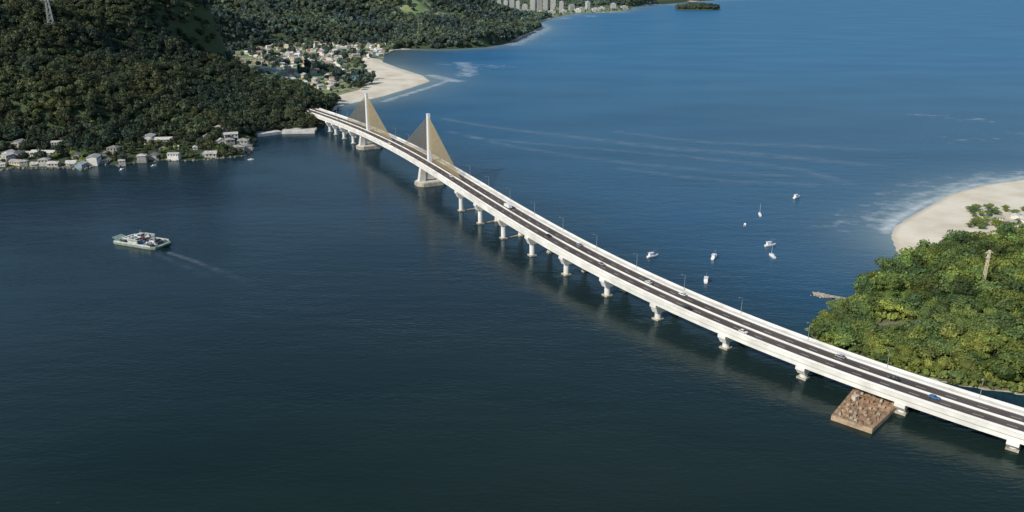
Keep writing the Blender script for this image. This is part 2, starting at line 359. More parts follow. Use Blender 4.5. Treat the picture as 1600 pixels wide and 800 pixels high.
def rng_(s,a0,a1,b0=0,b1=1):
    m=N.new("ShaderNodeMapRange"); m.inputs["From Min"].default_value=a0;m.inputs["From Max"].default_value=a1;m.inputs["To Min"].default_value=b0;m.inputs["To Max"].default_value=b1
    L.new(s,m.inputs["Value"]); return m.outputs["Result"]
big=noise(0.004,5,1,2.6,0.5)
sepx=N.new("ShaderNodeSeparateXYZ"); L.new(geo.outputs["Position"],sepx.inputs[0])
# silty green water close by, cleaner slate-blue water farther up the bay
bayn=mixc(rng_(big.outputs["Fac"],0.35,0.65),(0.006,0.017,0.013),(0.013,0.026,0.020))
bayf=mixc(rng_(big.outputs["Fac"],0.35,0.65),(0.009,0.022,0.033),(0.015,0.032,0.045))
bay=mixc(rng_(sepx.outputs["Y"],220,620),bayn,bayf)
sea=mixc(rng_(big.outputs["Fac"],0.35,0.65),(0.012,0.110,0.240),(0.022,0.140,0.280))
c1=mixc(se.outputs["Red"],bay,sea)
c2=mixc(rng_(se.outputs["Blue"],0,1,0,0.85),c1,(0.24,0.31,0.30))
fn=noise(0.055,9,1,1.3,0.3,0.7)
fa=N.new("ShaderNodeMath"); fa.operation='ADD'; L.new(se.outputs["Green"],fa.inputs[0]); L.new(fn.outputs["Fac"],fa.inputs[1])
ff=rng_(fa.outputs[0],0.70,1.22)
c3=mixc(ff,c2,(0.64,0.69,0.70))
w1=noise(0.40,5,0.55,1.5,0.35); w2=noise(0.07,4,0.6,1.6,0.15)
ad=N.new("ShaderNodeMath"); ad.operation='MULTIPLY_ADD'; ad.inputs[1].default_value=1.8
L.new(w2.outputs["Fac"],ad.inputs[0]); L.new(w1.outputs["Fac"],ad.inputs[2])
gust=noise(0.009,4,1,2.2,0.5)
bp=N.new("ShaderNodeBump"); bp.inputs["Distance"].default_value=0.5
gs=rng_(gust.outputs["Fac"],0.35,0.65,0.22,0.50)
go=N.new("ShaderNodeMath"); go.operation='MULTIPLY_ADD'; go.inputs[1].default_value=0.42; L.new(se.outputs["Red"],go.inputs[0]); L.new(gs,go.inputs[2])
L.new(go.outputs[0],bp.inputs["Strength"])
L.new(ad.outputs[0],bp.inputs["Height"])
# sea surface = upwelling colour + fresnel reflection limited by the wave slopes
df=N.new("ShaderNodeBsdfDiffuse"); L.new(c3,df.inputs["Color"])
gl=N.new("ShaderNodeBsdfGlossy"); L.new(mixc(se.outputs["Red"],(0.80,0.90,0.90),(0.78,0.92,1.0)),gl.inputs["Color"]); L.new(rng_(se.outputs["Red"],0,1,0.11,0.22),gl.inputs["Roughness"]); L.new(bp.outputs["Normal"],gl.inputs["Normal"])
fz=N.new("ShaderNodeFresnel"); fz.inputs["IOR"].default_value=1.33; L.new(bp.outputs["Normal"],fz.inputs["Normal"])
mn=N.new("ShaderNodeMath"); mn.operation='MINIMUM'; L.new(fz.outputs[0],mn.inputs[0]); L.new(rng_(se.outputs["Red"],0,1,0.20,0.17),mn.inputs[1])
inv=N.new("ShaderNodeMath"); inv.operation='MULTIPLY'; L.new(mn.outputs[0],inv.inputs[0]); L.new(rng_(ff,0,1,1,0.1),inv.inputs[1])
ms=N.new("ShaderNodeMixShader"); L.new(inv.outputs[0],ms.inputs[0]); L.new(df.outputs[0],ms.inputs[1]); L.new(gl.outputs[0],ms.inputs[2])
L.new(ms.outputs[0],N["Material Output"].inputs["Surface"]); N.remove(b)
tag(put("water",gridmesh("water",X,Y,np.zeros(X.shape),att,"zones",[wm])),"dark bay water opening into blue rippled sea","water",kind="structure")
# ------------------------------------------------------------------ land
lm,nt,b=newmat("land_cover"); N=nt.nodes; L=nt.links
b.inputs["Roughness"].default_value=0.9; b.inputs["Specular IOR Level"].default_value=0.2
a=N.new("ShaderNodeAttribute"); a.attribute_name="cover"; se=N.new("ShaderNodeSeparateColor"); L.new(a.outputs["Color"],se.inputs["Color"])
geo=N.new("ShaderNodeNewGeometry")
n1=noise(0.03,6); n2=noise(0.4,5)
forest=mixc(n1.outputs["Fac"],(0.045,0.068,0.03),(0.075,0.10,0.048))
grass=mixc(rng_(n1.outputs["Fac"],0.45,0.64),(0.17,0.24,0.10),(0.38,0.36,0.25))
sand=mixc(n2.outputs["Fac"],(0.74,0.67,0.52),(0.84,0.79,0.65))
sand=mixc(rng_(n1.outputs["Fac"],0.42,0.70),sand,(0.62,0.54,0.40))
g1=mixc(se.outputs["Green"],forest,grass)
sa=N.new("ShaderNodeMath"); sa.operation='MULTIPLY_ADD'; sa.inputs[1].default_value=0.5; L.new(n2.outputs["Fac"],sa.inputs[0]); L.new(se.outputs["Red"],sa.inputs[2])
g2=mixc(rng_(sa.outputs[0],0.6,0.85),g1,sand)
g3=mixc(se.outputs["Blue"],g2,(0.36,0.28,0.20))
L.new(g3,b.inputs["Base Color"])
rows=[560.0]
while rows[-1]<7000: rows.append(rows[-1]+max(5,rows[-1]*0.006))
rows=np.array(rows); ss=np.linspace(-0.86,0.24,420)
Xl=ss[None,:]*rows[:,None]; Yl=np.repeat(rows[:,None],len(ss),1)
d_=sdist(Xl,Yl,LEFT); Zl=hleft(Xl,Yl,d_)
sd=sm(sdist(Xl,Yl,SANDL)/6+0.6); shoreband=sm((9-np.abs(d_-3))/6)*(Yl>1900)*0.75*(0.55+0.45*np.sin(Xl/60))
sd=np.maximum(sd,shoreband)
twn=sm(sdist(Xl,Yl,TOWN)/30+0.5)
pl=np.maximum(sm(sdist(Xl,Yl,PLAIN)/20+0.5),twn); wet=sm(1-np.abs(d_)/3)*(sd>0.5)*0.5
for fx_,fy_,fr_ in FIELDS: pl=np.maximum(pl,sm((fr_+8-np.hypot(Xl-fx_,(Yl-fy_)*0.5))/15))
tag(put("hill_terrain",gridmesh("terrain",Xl,Yl,Zl,np.stack([sd,pl,wet],-1),"cover",[lm])),"forested hills and coastal plain with a sandy spit","terrain",kind="structure")
gx2=np.arange(120,760,4.0); gy2=np.arange(280,860,4.0); X2,Y2=np.meshgrid(gx2,gy2)
d2=sdist(X2,Y2,RIGHT); Z2=hright(X2,Y2,d2); v2=sm(sdist(X2,Y2,VEG)/4+0.5)
clearing=0.7*np.exp(-(linedist(X2,Y2,CLEARING)/5)**2)
tag(put("spit_terrain",gridmesh("spit",X2,Y2,Z2,np.stack([1-v2,0*v2+0.25,np.maximum(sm(1-np.abs(d2)/4)*(1-v2)*0.5,clearing)],-1),"cover",[lm])),"sandy spit with beach and green mangrove ground","terrain",kind="structure")
# ------------------------------------------------------------------ foliage templates
def crown(nlobe,nleaf,size,rg,flat=0.8,spread=0.68):
    V=[];T=[]
    for k in range(nlobe):
        a=rg.uniform(0,6.283); rr=rg.uniform(0.1,spread) if k else 0
        c=np.array([math.cos(a)*rr,math.sin(a)*rr,rg.uniform(-0.2,0.4)*flat+(0.3 if k==0 else 0)])
        R=rg.uniform(0.26,0.5)
        u=rg.normal(size=(nleaf,3)); u[:,2]=np.abs(u[:,2])*1.0-0.35; u/=np.linalg.norm(u,axis=1)[:,None]
        p=c+u*R*rg.uniform(0.75,1.12,(nleaf,1))*np.array([1,1,flat])
        nn=u+rg.normal(size=(nleaf,3))*0.4; nn/=np.linalg.norm(nn,axis=1)[:,None]
        t1=np.cross(nn,rg.normal(size=(nleaf,3))); t1/=np.linalg.norm(t1,axis=1)[:,None]; t2=np.cross(nn,t1)
        s=size*rg.uniform(0.6,1.3,(nleaf,1)); s2=s*rg.uniform(0.6,1.0,(nleaf,1))
        q=np.stack([p-t1*s-t2*s2,p+t1*s-t2*s2*0.6,p+t1*s*0.8+t2*s2,p-t1*s*0.7+t2*s2],1)
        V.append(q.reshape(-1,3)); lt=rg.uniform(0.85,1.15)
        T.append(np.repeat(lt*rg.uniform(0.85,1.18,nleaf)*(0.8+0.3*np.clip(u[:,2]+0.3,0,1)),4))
    return np.concatenate(V),np.concatenate(T)
def core():
    V=[]
    for ax in range(3):
        for sg in(-1,1):
            for i in range(2):
                for j in range(2):
                    q=[]
                    for a,b2 in((i,j),(i+1,j),(i+1,j+1),(i,j+1)):
                        p=[0,0,0];p[ax]=sg;p[(ax+1)%3]=(a-1)*sg;p[(ax+2)%3]=b2-1; p=np.array(p,float); q.append(p/np.linalg.norm(p))
                    V+=q
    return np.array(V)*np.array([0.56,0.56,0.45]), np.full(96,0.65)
def tmpl(nl,nf,sz,rg,withcore=True):
    v,t_=crown(nl,nf,sz,rg)
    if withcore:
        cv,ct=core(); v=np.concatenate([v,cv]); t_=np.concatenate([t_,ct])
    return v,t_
def forest_mesh(name,P,R,temps,matn,rg,yel=0.12,lift=0.55,sig=0.2):
    Vs=[];Ts=[]
    ids=rg.integers(0,len(temps),len(P))
    for k,(tv,tt) in enumerate(temps):
        I=np.where(ids==k)[0]
        if len(I)==0: continue
        a=rg.uniform(0,6.283,len(I)); ca,sa_=np.cos(a),np.sin(a); r=R[I]; hz=r*rg.uniform(0.75,1.35,len(I))
        x=(tv[None,:,0]*ca[:,None]-tv[None,:,1]*sa_[:,None])*r[:,None]+P[I,0][:,None]
        y=(tv[None,:,0]*sa_[:,None]+tv[None,:,1]*ca[:,None])*r[:,None]+P[I,1][:,None]
        z=tv[None,:,2]*hz[:,None]+(P[I,2]+lift*r+rg.uniform(0,0.35,len(I))*r)[:,None]
        Vs.append(np.stack([x,y,z],-1).reshape(-1,3))
        br=np.exp(rg.normal(0,sig,len(I))); yy=rg.uniform(-1,1,len(I))*yel
        c=np.stack([br*(1+yy),br,br*(1-yy)],-1)
        Ts.append((c[:,None,:]*tt[None,:,None]).reshape(-1,3))
    V=np.concatenate(Vs);T=np.concatenate(Ts)
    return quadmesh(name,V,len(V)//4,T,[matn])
# ------------------------------------------------------------------ houses
def make_house(w,l,h,rh,wall,roof,parts=True,hip=False,name="house"):
    mbw=MB(); mbr=MB()
    mbw.box(-w/2,w/2,-l/2,l/2,-2.5,h,0)
    if not hip: mbw.add([(-w/2,-l/2,h),(w/2,-l/2,h),(0,-l/2,h+rh),(-w/2,l/2,h),(w/2,l/2,h),(0,l/2,h+rh)],[(0,1,2),(4,3,5)],0)
    o=0.5
    e=h-rh*o/(w/2)+0.05
    if hip:
        top=h+rh; a=w/2+o;b2=l/2+o;r=max(0.2,l/2-w/2)
        mbr.add([(-a,-b2,h+0.02),(a,-b2,h+0.02),(a,b2,h+0.02),(-a,b2,h+0.02),(0,-r,top),(0,r,top)],[(0,1,4),(1,2,5,4),(2,3,5),(3,0,4,5),(3,2,1,0)],0)
    else:
        for s in(-1,1):
            xe=s*(w/2+o)
            vs=[(0,-l/2-o,h+rh+0.05),(0,l/2+o,h+rh+0.05),(xe,l/2+o,e),(xe,-l/2-o,e)]
            vs+= [(p[0],p[1],p[2]+0.18) for p in vs]
            mbr.add(vs,[(0,1,2,3),(7,6,5,4),(0,4,5,1),(1,5,6,2),(2,6,7,3),(3,7,4,0)],0)
    wins=[]
    for s in(-1,1):
        for i in range(max(1,int(l//3))):
            yy=-l/2+1.6+i*3
            if yy<l/2-1: wins.append((s*w/2,yy,'x',s))
        wins.append((w*0.22*s,-l/2,'y',-1))
    def winbox(mb,wn,off=(0,0)):
        px,py_,ax,s=wn
        if ax=='x': mb.box(min(px,px+s*0.06)-0.0,max(px,px+s*0.06),py_-0.65,py_+0.65,h-1.9,h-0.7)
        else: mb.box(px-0.6,px+0.6,py_-0.06,py_,h-1.9,h-0.7)
    if not parts:
        mb=MB(); mb.v=list(mbw.v); mb.f=list(mbw.f); mb.m=[0]*len(mbw.f)
        mb.add(mbr.v,mbr.f,1)
        k=MB()
        for wn in wins: winbox(k,wn)
        mb.add(k.v,k.f,2)
        return mb.mesh(name,[wall,roof,'glass'])
    top=put(name,None)
    put("wall",mbw.mesh("wall",[wall]),top); put("roof",mbr.mesh("roof",[roof]),top)
    for wn in wins:
        k=MB(); winbox(k,wn); put("window",k.mesh("window",['glass']),top)
    k=MB(); k.box(-0.5,0.5,-l/2-0.08,-l/2,0,2.1); put("door",k.mesh("door",['timber']),top)
    if h<4:
        k=MB(); k.add([(w/2,-l/2+1,h-0.3),(w/2+2.2,-l/2+1,h-0.9),(w/2+2.2,l/2-1,h-0.9),(w/2,l/2-1,h-0.3)]+[(w/2,-l/2+1,h-0.2),(w/2+2.2,-l/2+1,h-0.8),(w/2+2.2,l/2-1,h-0.8),(w/2,l/2-1,h-0.2)],[(3,2,1,0),(4,5,6,7),(0,1,5,4),(1,2,6,5),(2,3,7,6),(3,0,4,7)])
        for yy in(-l/2+1.2,l/2-1.2): k.box(w/2+1.9,w/2+2.1,yy-0.1,yy+0.1,-2.5,h-0.9)
        put("porch",k.mesh("porch",[roof]),top)
    return top
HX=[]
def remove(o):
    for c in list(o.children): bpy.data.objects.remove(c)
    bpy.data.objects.remove(o)
specs=[(7,10,3.0,1.6,'dull','dullroof',False,"pale house with grey roof on the waterfront"),
       (8,10,3.2,1.8,'palewall','fibre',False,"white house with light grey roof on the waterfront"),
       (8,9,5.6,1.6,'dull','dullroof',True,"two-storey pale house with hipped grey roof by the shore"),
       (6,9,3.0,1.5,'bluewall','fibre',False,"blue house with grey roof by the shore"),
       (8,12,3.4,1.8,'cream','dullroof',False,"cream house with stained roof by the shore"),
       (8,12,6.0,1.2,'palewall','fibre',False,"two-storey white house with light roof by the shore"),
       (5,6,2.8,1.0,'white','white',False,"tiny white boathouse at the water's edge"),
       (8,10,3.2,1.8,'palewall','tile',False,"pale house with clay tile roof by the shore")]
protos=[make_house(*s[:6],hip=s[6]) for s in specs]
wf=[(14,254),(28,257),(42,258),(58,257),(70,258),(84,257),(116,258),(128,259),(146,255),(164,252),(192,254),(222,249),(240,246),(276,246),(320,243),(334,242),(374,238),(386,234),(5,260),
 (12,247),(26,248),(48,246),(76,248),(124,248),(160,244),(182,243),(250,238),(278,236),(302,236),(345,228),(352,217),(326,215),(362,229),(235,230),(340,212),(-30,256),(-60,250),(282,226),(378,226),(30,238),(90,238),(268,218),(322,222),(336,208),(360,222)]
big_pr=make_house(10,24,4.2,1.8,'dull','fibre')
for i,(u,v) in enumerate(wf):
    u+=random.uniform(-4,4); v+=random.uniform(-2,1.5)
    x,y=W(u,v,2.0)
    if any((x-a)**2+(y-b2)**2<8.0**2 for a,b2,_ in HX): continue
    z=max(hl(x,y),0.9)
    k=random.choice([0,0,0,1,1,2,2,3,4,5,5,6,7])
    o=dup(protos[k],(x,y,z),math.radians(random.choice([0,90,180,270])+8+random.uniform(-20,20)),random.uniform(0.7,1.25))
    tag(o,specs[k][7],"house","houses along the bay shore"); HX.append((x,y,7.0))
for u,v,r in [(258,226,100),(70,244,85)]:
    x,y=W(u,v,4)
    o=dup(big_pr,(x,y,hl(x,y)+0.5),math.radians(r)); tag(o,"long low shed with a grey roof among shore trees","shed"); o.name="long_shed"; HX.append((x,y,12))
for p in protos+[big_pr]: remove(p)
vm=[make_house(random.uniform(8,12),random.uniform(9,16),random.choice([3,3.2,5.6]),2,w_,r_,parts=False,name="village_house") for w_,r_ in
    [('white','tile'),('white','fibre'),('palewall','white'),('cream','tile'),('palewall','fibre'),('white','white'),('cream','fibre'),('cream','fibre')]]
vlab=["white","white","pale","cream","pale","white","cream","cream"]; vroof=["clay tile roof","grey roof","white roof","clay tile roof","grey roof","white roof","grey roof","grey roof"]
def inpoly(x,y,poly): return sdist(np.array([x]),np.array([y]),poly)[0]>0
VILL=[W(u,v) for u,v in [(380,86),(430,74),(520,69),(605,71),(600,86),(570,96),(545,106),(500,106),(440,100)]]
cnt=0; tries=0
while cnt<240 and tries<30000:
    tries+=1
    if random.random()<0.74: u,v=random.uniform(375,605),random.uniform(69,106); P_=VILL
    else: u,v=random.uniform(300,545),random.uniform(88,140); P_=PLAIN
    x,y=W(u,v,4)
    if not inpoly(x,y,P_): continue
    if any((x-a)**2+(y-b2)**2<14**2 for a,b2,_ in HX): continue
    k=random.randrange(8)
    o=put("village_house",vm[k],None,(x,y,hl(x,y)),random.uniform(0,6.28),random.uniform(0.75,1.25))
    tag(o,f"small {vlab[k]} village house with {vroof[k]} near the beach","house","village houses"); HX.append((x,y,10)); cnt+=1
for u,v in [(1578,352),(1594,360),(1590,380),(1572,372),(1615,350),(1640,362),(1560,345),(1600,345),(1585,366),(1598,392),(1576,386),(1586,340),(1566,358)]:
    x,y=W(u,v,2.8); k=random.choice([0,1,2,5,7])
    o=put("beach_house",vm[k],None,(x,y,hr(x,y)),random.uniform(0,3),0.55); tag(o,f"low {vlab[k]} beach house with {vroof[k]} on sand","house","beach houses"); HX.append((x,y,5.5))
def tower(w,l,h,fl):
    mb=MB(); mb.box(-w/2,w/2,-l/2,l/2,-3,h,0); mb.box(-w/5,w/5,-l/5,l/5,h+0.002,h+3,0)
    n_=int(h/fl)
    for i in range(n_):
        z0=i*fl+1.2
        for q in range(3):
            xa=-w/2+1+q*(w-2)/3; mb.box(xa+0.6,xa+(w-2)/3-0.6,-l/2-0.1,-l/2,z0,z0+1.1,1)
        mb.box(-w/2-0.1,-w/2,-l/2+2,l/2-2,z0,z0+1.1,1)
    return mb.mesh("apartment_tower",['towerwall','glass'])
tm=[tower(24,18,60,3),tower(18,18,42,3),tower(26,16,30,3),tower(22,20,78,3),tower(34,18,15,3)]
tw=[(780,13,1),(790,14,1),(800,14,0),(810,15,1),(820,17,2),(833,18,3),(843,17,3),(852,18,3),(864,17,0),(877,16,1),(845,23,4),(862,22,4),(826,22,4),(893,18,2),(908,17,4),(918,16,1),(940,16,4),(958,15,2),(975,14,4),(808,20,4),(790,18,4),(880,21,4),(903,19,4),(930,18,4),(836,25,4)]
for u,v,k in tw:
    x,y=W(u,v,3); z=max(hl(x,y),1)
    o=put("apartment_tower" if k!=4 else "apartment_block",tm[k],None,(x,y,z),random.uniform(-0.4,0.4)); tag(o,"pale apartment building in the distant seaside town","building","distant town buildings")
    HX.append((x,y,30))
# ------------------------------------------------------------------ forests
def scatter(x0,x1,y0,y1,sp_):
    a=np.arange(x0,x1,sp_); b2=np.arange(y0,y1,sp_); A,B=np.meshgrid(a,b2); A=A+rng.uniform(-.48,.48,A.shape)*sp_; B=B+rng.uniform(-.48,.48,B.shape)*sp_
    return A.ravel(),B.ravel()
tfar=[tmpl(5,13,0.24,rng) for _ in range(6)]
tmid=[tmpl(8,30,0.105,rng) for _ in range(8)]
HXa=np.array(HX)
def clear(A,B,road=14):
    ok=np.ones(A.shape,bool)
    for hx,hy,hr_ in HXa: ok&=((A-hx)**2+(B-hy)**2)>hr_*hr_
    ok&=linedist(A,B,[(xs[i],ys[i]) for i in range(0,len(xs),25)])>road
    return ok
def build_forest(name,y0,y1,sp_,r0,r1,temps,mt,label,smin=-0.80):
    A,B=scatter(smin*y1,0.22*y1,y0,y1,sp_)
    k=(A>smin*B)&(A<0.24*B); A,B=A[k],B[k]
    D=sdist(A,B,LEFT); Zp=hleft(A,B,D)
    k=(D>4)&(sdist(A,B,SANDL)<2)
    patch=np.sin(A/31+1)*np.sin(B/47)+0.5*np.sin(A/13+B/29)
    pl_=sdist(A,B,PLAIN)>0; k&=~(pl_&(rng.uniform(size=A.shape)>np.where(patch>0.15,0.62,0.10)))
    tw_=sdist(A,B,TOWN)>-20; k&=~(tw_&(rng.uniform(size=A.shape)>0.3))
    for fx_,fy_,fr_ in FIELDS: k&=(np.hypot(A-fx_,(B-fy_)*0.5)>fr_)|(rng.uniform(size=A.shape)<0.10)
    low=(Zp<4.5)&(B<900); k&=~(low&(rng.uniform(size=A.shape)>0.6))
    A,B,Zp,pl_,tw_=A[k],B[k],Zp[k],pl_[k],tw_[k]
    k=clear(A,B); A,B,Zp,pl_,tw_=A[k],B[k],Zp[k],pl_[k],tw_[k]
    u_=rng.uniform(size=len(A))
    R=rng.uniform(r0,r1,len(A))*np.where(pl_,0.75,1)*np.where(tw_,0.5,1)*np.where(u_<0.10,1.35,np.where(u_>0.8,0.75,1))*np.where((Zp<5)&(B<900),0.7,1)
    me=forest_mesh(name,np.stack([A,B,Zp],-1),R,temps,mt,rng,sig=0.24)
    tag(put(name,me),label,"forest",kind="stuff")
build_forest("hillside_forest",600,1330,8.0,5.0,8.4,tmid,'fol_hill',"dense dark green Atlantic forest covering the steep hillside")
build_forest("coastal_forest",1330,3300,13,7.5,11.5,tfar,'fol_far_haze',"green forest covering the farther hills and plain")
build_forest("distant_forest",3300,5200,17,9,12,tfar,'fol_far_haze',"distant green forest behind the seaside town",-0.20)
ix,iy=W(1090,15,0)
gx3=np.linspace(-150,150,40);X3,Y3=np.meshgrid(gx3,gx3); rr=np.sqrt((X3/125)**2+(Y3/90)**2); Z3=20*np.clip(1-rr**2,-0.3,1)*(1+0.2*bump2(X3,Y3))
tag(put("islet_terrain",gridmesh("islet",X3+ix,Y3+iy,Z3,np.stack([0*rr,0*rr,0*rr],-1),"cover",[lm])),"low green rocky islet in the open sea","islet",kind="structure")
A,B=scatter(-120,120,-90,90,12); k=((A/120)**2+(B/85)**2)<0.95; A,B=A[k],B[k]; Zq=20*(1-(A/125)**2-(B/90)**2)
tag(put("islet_forest",forest_mesh("islet_forest",np.stack([A+ix,B+iy,Zq],-1),rng.uniform(8,11,len(A)),tfar,'fol_far_haze',rng)),"trees covering the small islet","forest",kind="stuff")
# ------------------------------------------------------------------ individual trees on the spit
tn=[]
for k in range(12):
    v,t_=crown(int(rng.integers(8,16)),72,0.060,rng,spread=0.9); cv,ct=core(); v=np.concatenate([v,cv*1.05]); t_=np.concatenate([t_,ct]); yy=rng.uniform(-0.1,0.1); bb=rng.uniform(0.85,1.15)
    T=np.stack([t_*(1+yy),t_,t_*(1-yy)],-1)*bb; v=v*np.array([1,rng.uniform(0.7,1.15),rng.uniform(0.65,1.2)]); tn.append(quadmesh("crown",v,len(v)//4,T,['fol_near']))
trunks=[]
for k in range(4):
    mb=MB(); bx,by=random.uniform(-.06,.06),random.uniform(-.06,.06)
    mb.beam((0,0,-0.15),(bx,by,0.45),0.06,0.04,7)
    for j in range(5):
        a=j*1.26+random.random(); mb.beam((bx,by,0.35+0.03*j),(bx+math.cos(a)*0.42,by+math.sin(a)*0.42,0.8+random.uniform(0,.2)),0.028,0.012,5)
    trunks.append(mb.mesh("trunk",['trunk']))
def tree(x,y,z,r,k,label,group):
    o=put("tree",None,None,(x,y,z),random.uniform(0,6.28),r); tag(o,label,"tree",group)
    put("trunk",trunks[k%4],o); put("crown",tn[k%12],o,(0,0,0.8))
    return o
A,B=scatter(120,430,290,640,5.4)
D=sdist(A,B,VEG); D2=sdist(A,B,RIGHT); k=(D>1.0)&(D2>0.8)&(A<B*0.78)&clear(A,B,16)
k&=linedist(A,B,CLEARING)>8.0
k&=np.hypot(A-W(1534,452,2.5)[0],B-W(1534,452,2.5)[1]+3)>6
A,B=A[k],B[k]; Zp=hright(A,B)
order=np.argsort(A**2+B**2+ (np.abs(A/B)>0.66)*1e6); ind=order[:185]; rest=order[185:]
for i in ind:
    tree(A[i],B[i],Zp[i],random.choice([random.uniform(2.8,4.2),random.uniform(4,5.4),random.uniform(4.8,7.4)]),random.randrange(96),"bushy green mangrove tree on the spit","mangrove trees")
tws=[tmpl(int(rng.integers(9,14)),64,0.064,rng) for _ in range(10)]
me=forest_mesh("mangrove_wood",np.stack([A[rest],B[rest],Zp[rest]],-1),rng.choice([3.2,4.2,5.2,7.2],len(rest))*rng.uniform(0.85,1.15,len(rest)),tws,'fol_near',rng,0.12,0.85,0.26)
tag(put("mangrove_wood",me),"green mangrove canopy reading as one mass","forest",kind="stuff")
A,B=scatter(120,430,290,640,2.4); D=sdist(A,B,VEG); k=(D>-1.0)&(A<B*0.8)&(linedist(A,B,CLEARING)>(5+3*np.sin(A*0.9)));A,B=A[k],B[k]
me=forest_mesh("undergrowth",np.stack([A,B,np.maximum(0,hright(A,B))],-1),rng.uniform(1.2,2.6,len(A)),[tmpl(3,12,0.26,rng,False) for _ in range(4)],'fol_near',rng,0.08,0.4)
tag(put("undergrowth",me),"low green shrubs under the mangroves","undergrowth",kind="stuff")
bt=[(1522,346),(1530,350),(1540,345),(1550,352),(1545,338),(1532,338),(1585,335),(1562,356),(1598,330),(1580,365),(1530,356),(1560,368),(1590,392),(1520,338),(1528,332),(1555,330),(1538,352),(1570,330),(1524,352)]
for i in range(24): bt.append((random.uniform(1514,1590),random.uniform(328,360)))
for i in range(22): bt.append((random.uniform(1556,1610),random.uniform(356,398)))
for u,v in bt:
    x,y=W(u,v,3)
    if any((x-a)**2+(y-b2)**2<4.6**2 for a,b2,_ in HX): continue
    tree(x,y,hr(x,y),random.uniform(1.8,4.0),random.randrange(96),"small leafy tree growing on the sandy beach","beach trees")
cnt=0
for i in range(300):
    if cnt>=62: break
    u=random.uniform(0,398); v=random.uniform(216,258 if u<200 else 249); x,y=W(u,v,1.5); dd=sdist(np.array([x]),np.array([y]),LEFT)[0]
    if dd<1.5 or any((x-a)**2+(y-b2)**2<5.8**2 for a,b2,_ in HX): continue
    cnt+=1; tree(x,y,hl(x,y),random.uniform(2.0,4.8),random.randrange(96),"leafy tree among the waterfront houses","shore trees")
# ------------------------------------------------------------------ vehicles
def make_car(paint,name="car"):
    top=put(name,None); mb=MB()
    prof=[(-2.15,0.35),(2.15,0.35),(2.2,0.62),(2.05,0.82),(1.0,0.95),(-1.95,1.0),(-2.2,0.8)]
    n_=len(prof); vs=[(a,-0.86,h) for a,h in prof]+[(a,0.86,h) for a,h in prof]
    mb.add(vs,[tuple(range(n_)),tuple(reversed(range(n_,2*n_)))]+[(i,n_+i,n_+(i+1)%n_,(i+1)%n_) for i in range(n_)])
    mb.add([(-1.35,-0.66,1.42),(0.25,-0.66,1.42),(0.25,0.66,1.42),(-1.35,0.66,1.42),(-1.3,-0.6,1.5),(0.2,-0.6,1.5),(0.2,0.6,1.5),(-1.3,0.6,1.5)],[(3,2,1,0),(4,5,6,7),(0,1,5,4),(1,2,6,5),(2,3,7,6),(3,0,4,7)])
    put("body",mb.mesh("body",[paint]),top)
    mb=MB(); mb.add([(-1.9,-0.78,0.98),(0.95,-0.78,0.93),(0.95,0.78,0.93),(-1.9,0.78,0.98),(-1.35,-0.66,1.419),(0.25,-0.66,1.419),(0.25,0.66,1.419),(-1.35,0.66,1.419)],[(4,5,6,7),(0,1,5,4),(1,2,6,5),(2,3,7,6),(3,0,4,7)])
    put("windows",mb.mesh("windows",['glass']),top)
    wh=MB(); wh.beam((0,-0.11,0),(0,0.11,0),0.33,0.33,12); wme=wh.mesh("wheel",['rubber'])
    for a in(-1.35,1.35):
        for b2 in(-0.8,0.8): put("wheel",wme,top,(a,b2,0.33))
    return top
def make_truck(paint):
    top=put("box_truck",None)
    mb=MB(); mb.box(-4.2,1.9,-1.25,1.25,0.9,3.2,0); put("cargo_box",mb.mesh("cargo_box",[paint]),top)
    mb=MB(); mb.box(2.1,4.2,-1.15,1.15,0.6,2.7,0,tx=0.15,ty=0.08); put("cab",mb.mesh("cab",['white']),top)
    mb=MB(); mb.box(4.10,4.17,-1.0,1.0,1.6,2.4,0); put("windscreen",mb.mesh("windscreen",['glass']),top)
    mb=MB(); mb.box(-4.2,4.0,-0.5,0.5,0.55,0.88); put("chassis",mb.mesh("chassis",['black']),top)
    wh=MB(); wh.beam((0,-0.15,0),(0,0.15,0),0.48,0.48,12); wme=wh.mesh("wheel",['rubber'])
    for a in(-2.9,3.0):
        for b2 in(-1.05,1.05): put("wheel",wme,top,(a,b2,0.48))
    return top
paints=['white','silver','black','red','blue']; cars=[make_car(p) for p in paints]; trucks=[make_truck('silver'),make_truck('white')]
cn={'white':"white",'silver':"silver",'black':"black",'red':"red",'blue':"blue"}
def oncar(src,s,e,label,cat):
    x,y,z,t,n=axis(s); a=math.atan2(t[1],t[0])+(0 if e<0 else math.pi)
    return tag(dup(src,(x+n[0]*e,y+n[1]*e,z+0.037),a),label,cat,"vehicles crossing the bridge")
def s_at(u,v): return near_s(*W(u,v,11))
oncar(trucks[1],s_at(815,338),1.2,"white box truck driving across the bridge","truck")
for u,v,e,k in [(1455,620,-3.4,4),(870,380,-3.4,2),(1010,450,1.2,0),(905,395,4.6,1),(1170,515,-7,0),(1300,565,4.6,1),(735,290,-3.4,0),(690,262,4.6,2),(640,236,-7,0),(605,215,1.2,3),(550,193,-3.4,0),(1090,482,-7,2),(1060,468,4.6,0),(1390,596,1.2,2),(960,418,-3.4,1)]:
    oncar(cars[k],s_at(u,v),e,f"{cn[paints[k]]} car driving on the bridge deck","car")
mb=MB(); mb.beam((0,0,0),(0,0,9),0.11,0.07,6); mb.beam((0,0,8.9),(0,-2.0,9.5),0.06,0.05,5); lp=mb.mesh("lamp_pole",['steel'])
mb=MB(); mb.box(-0.2,0.2,-2.9,-1.9,9.42,9.6); lh=mb.mesh("lamp_head",['steel'])
s=30
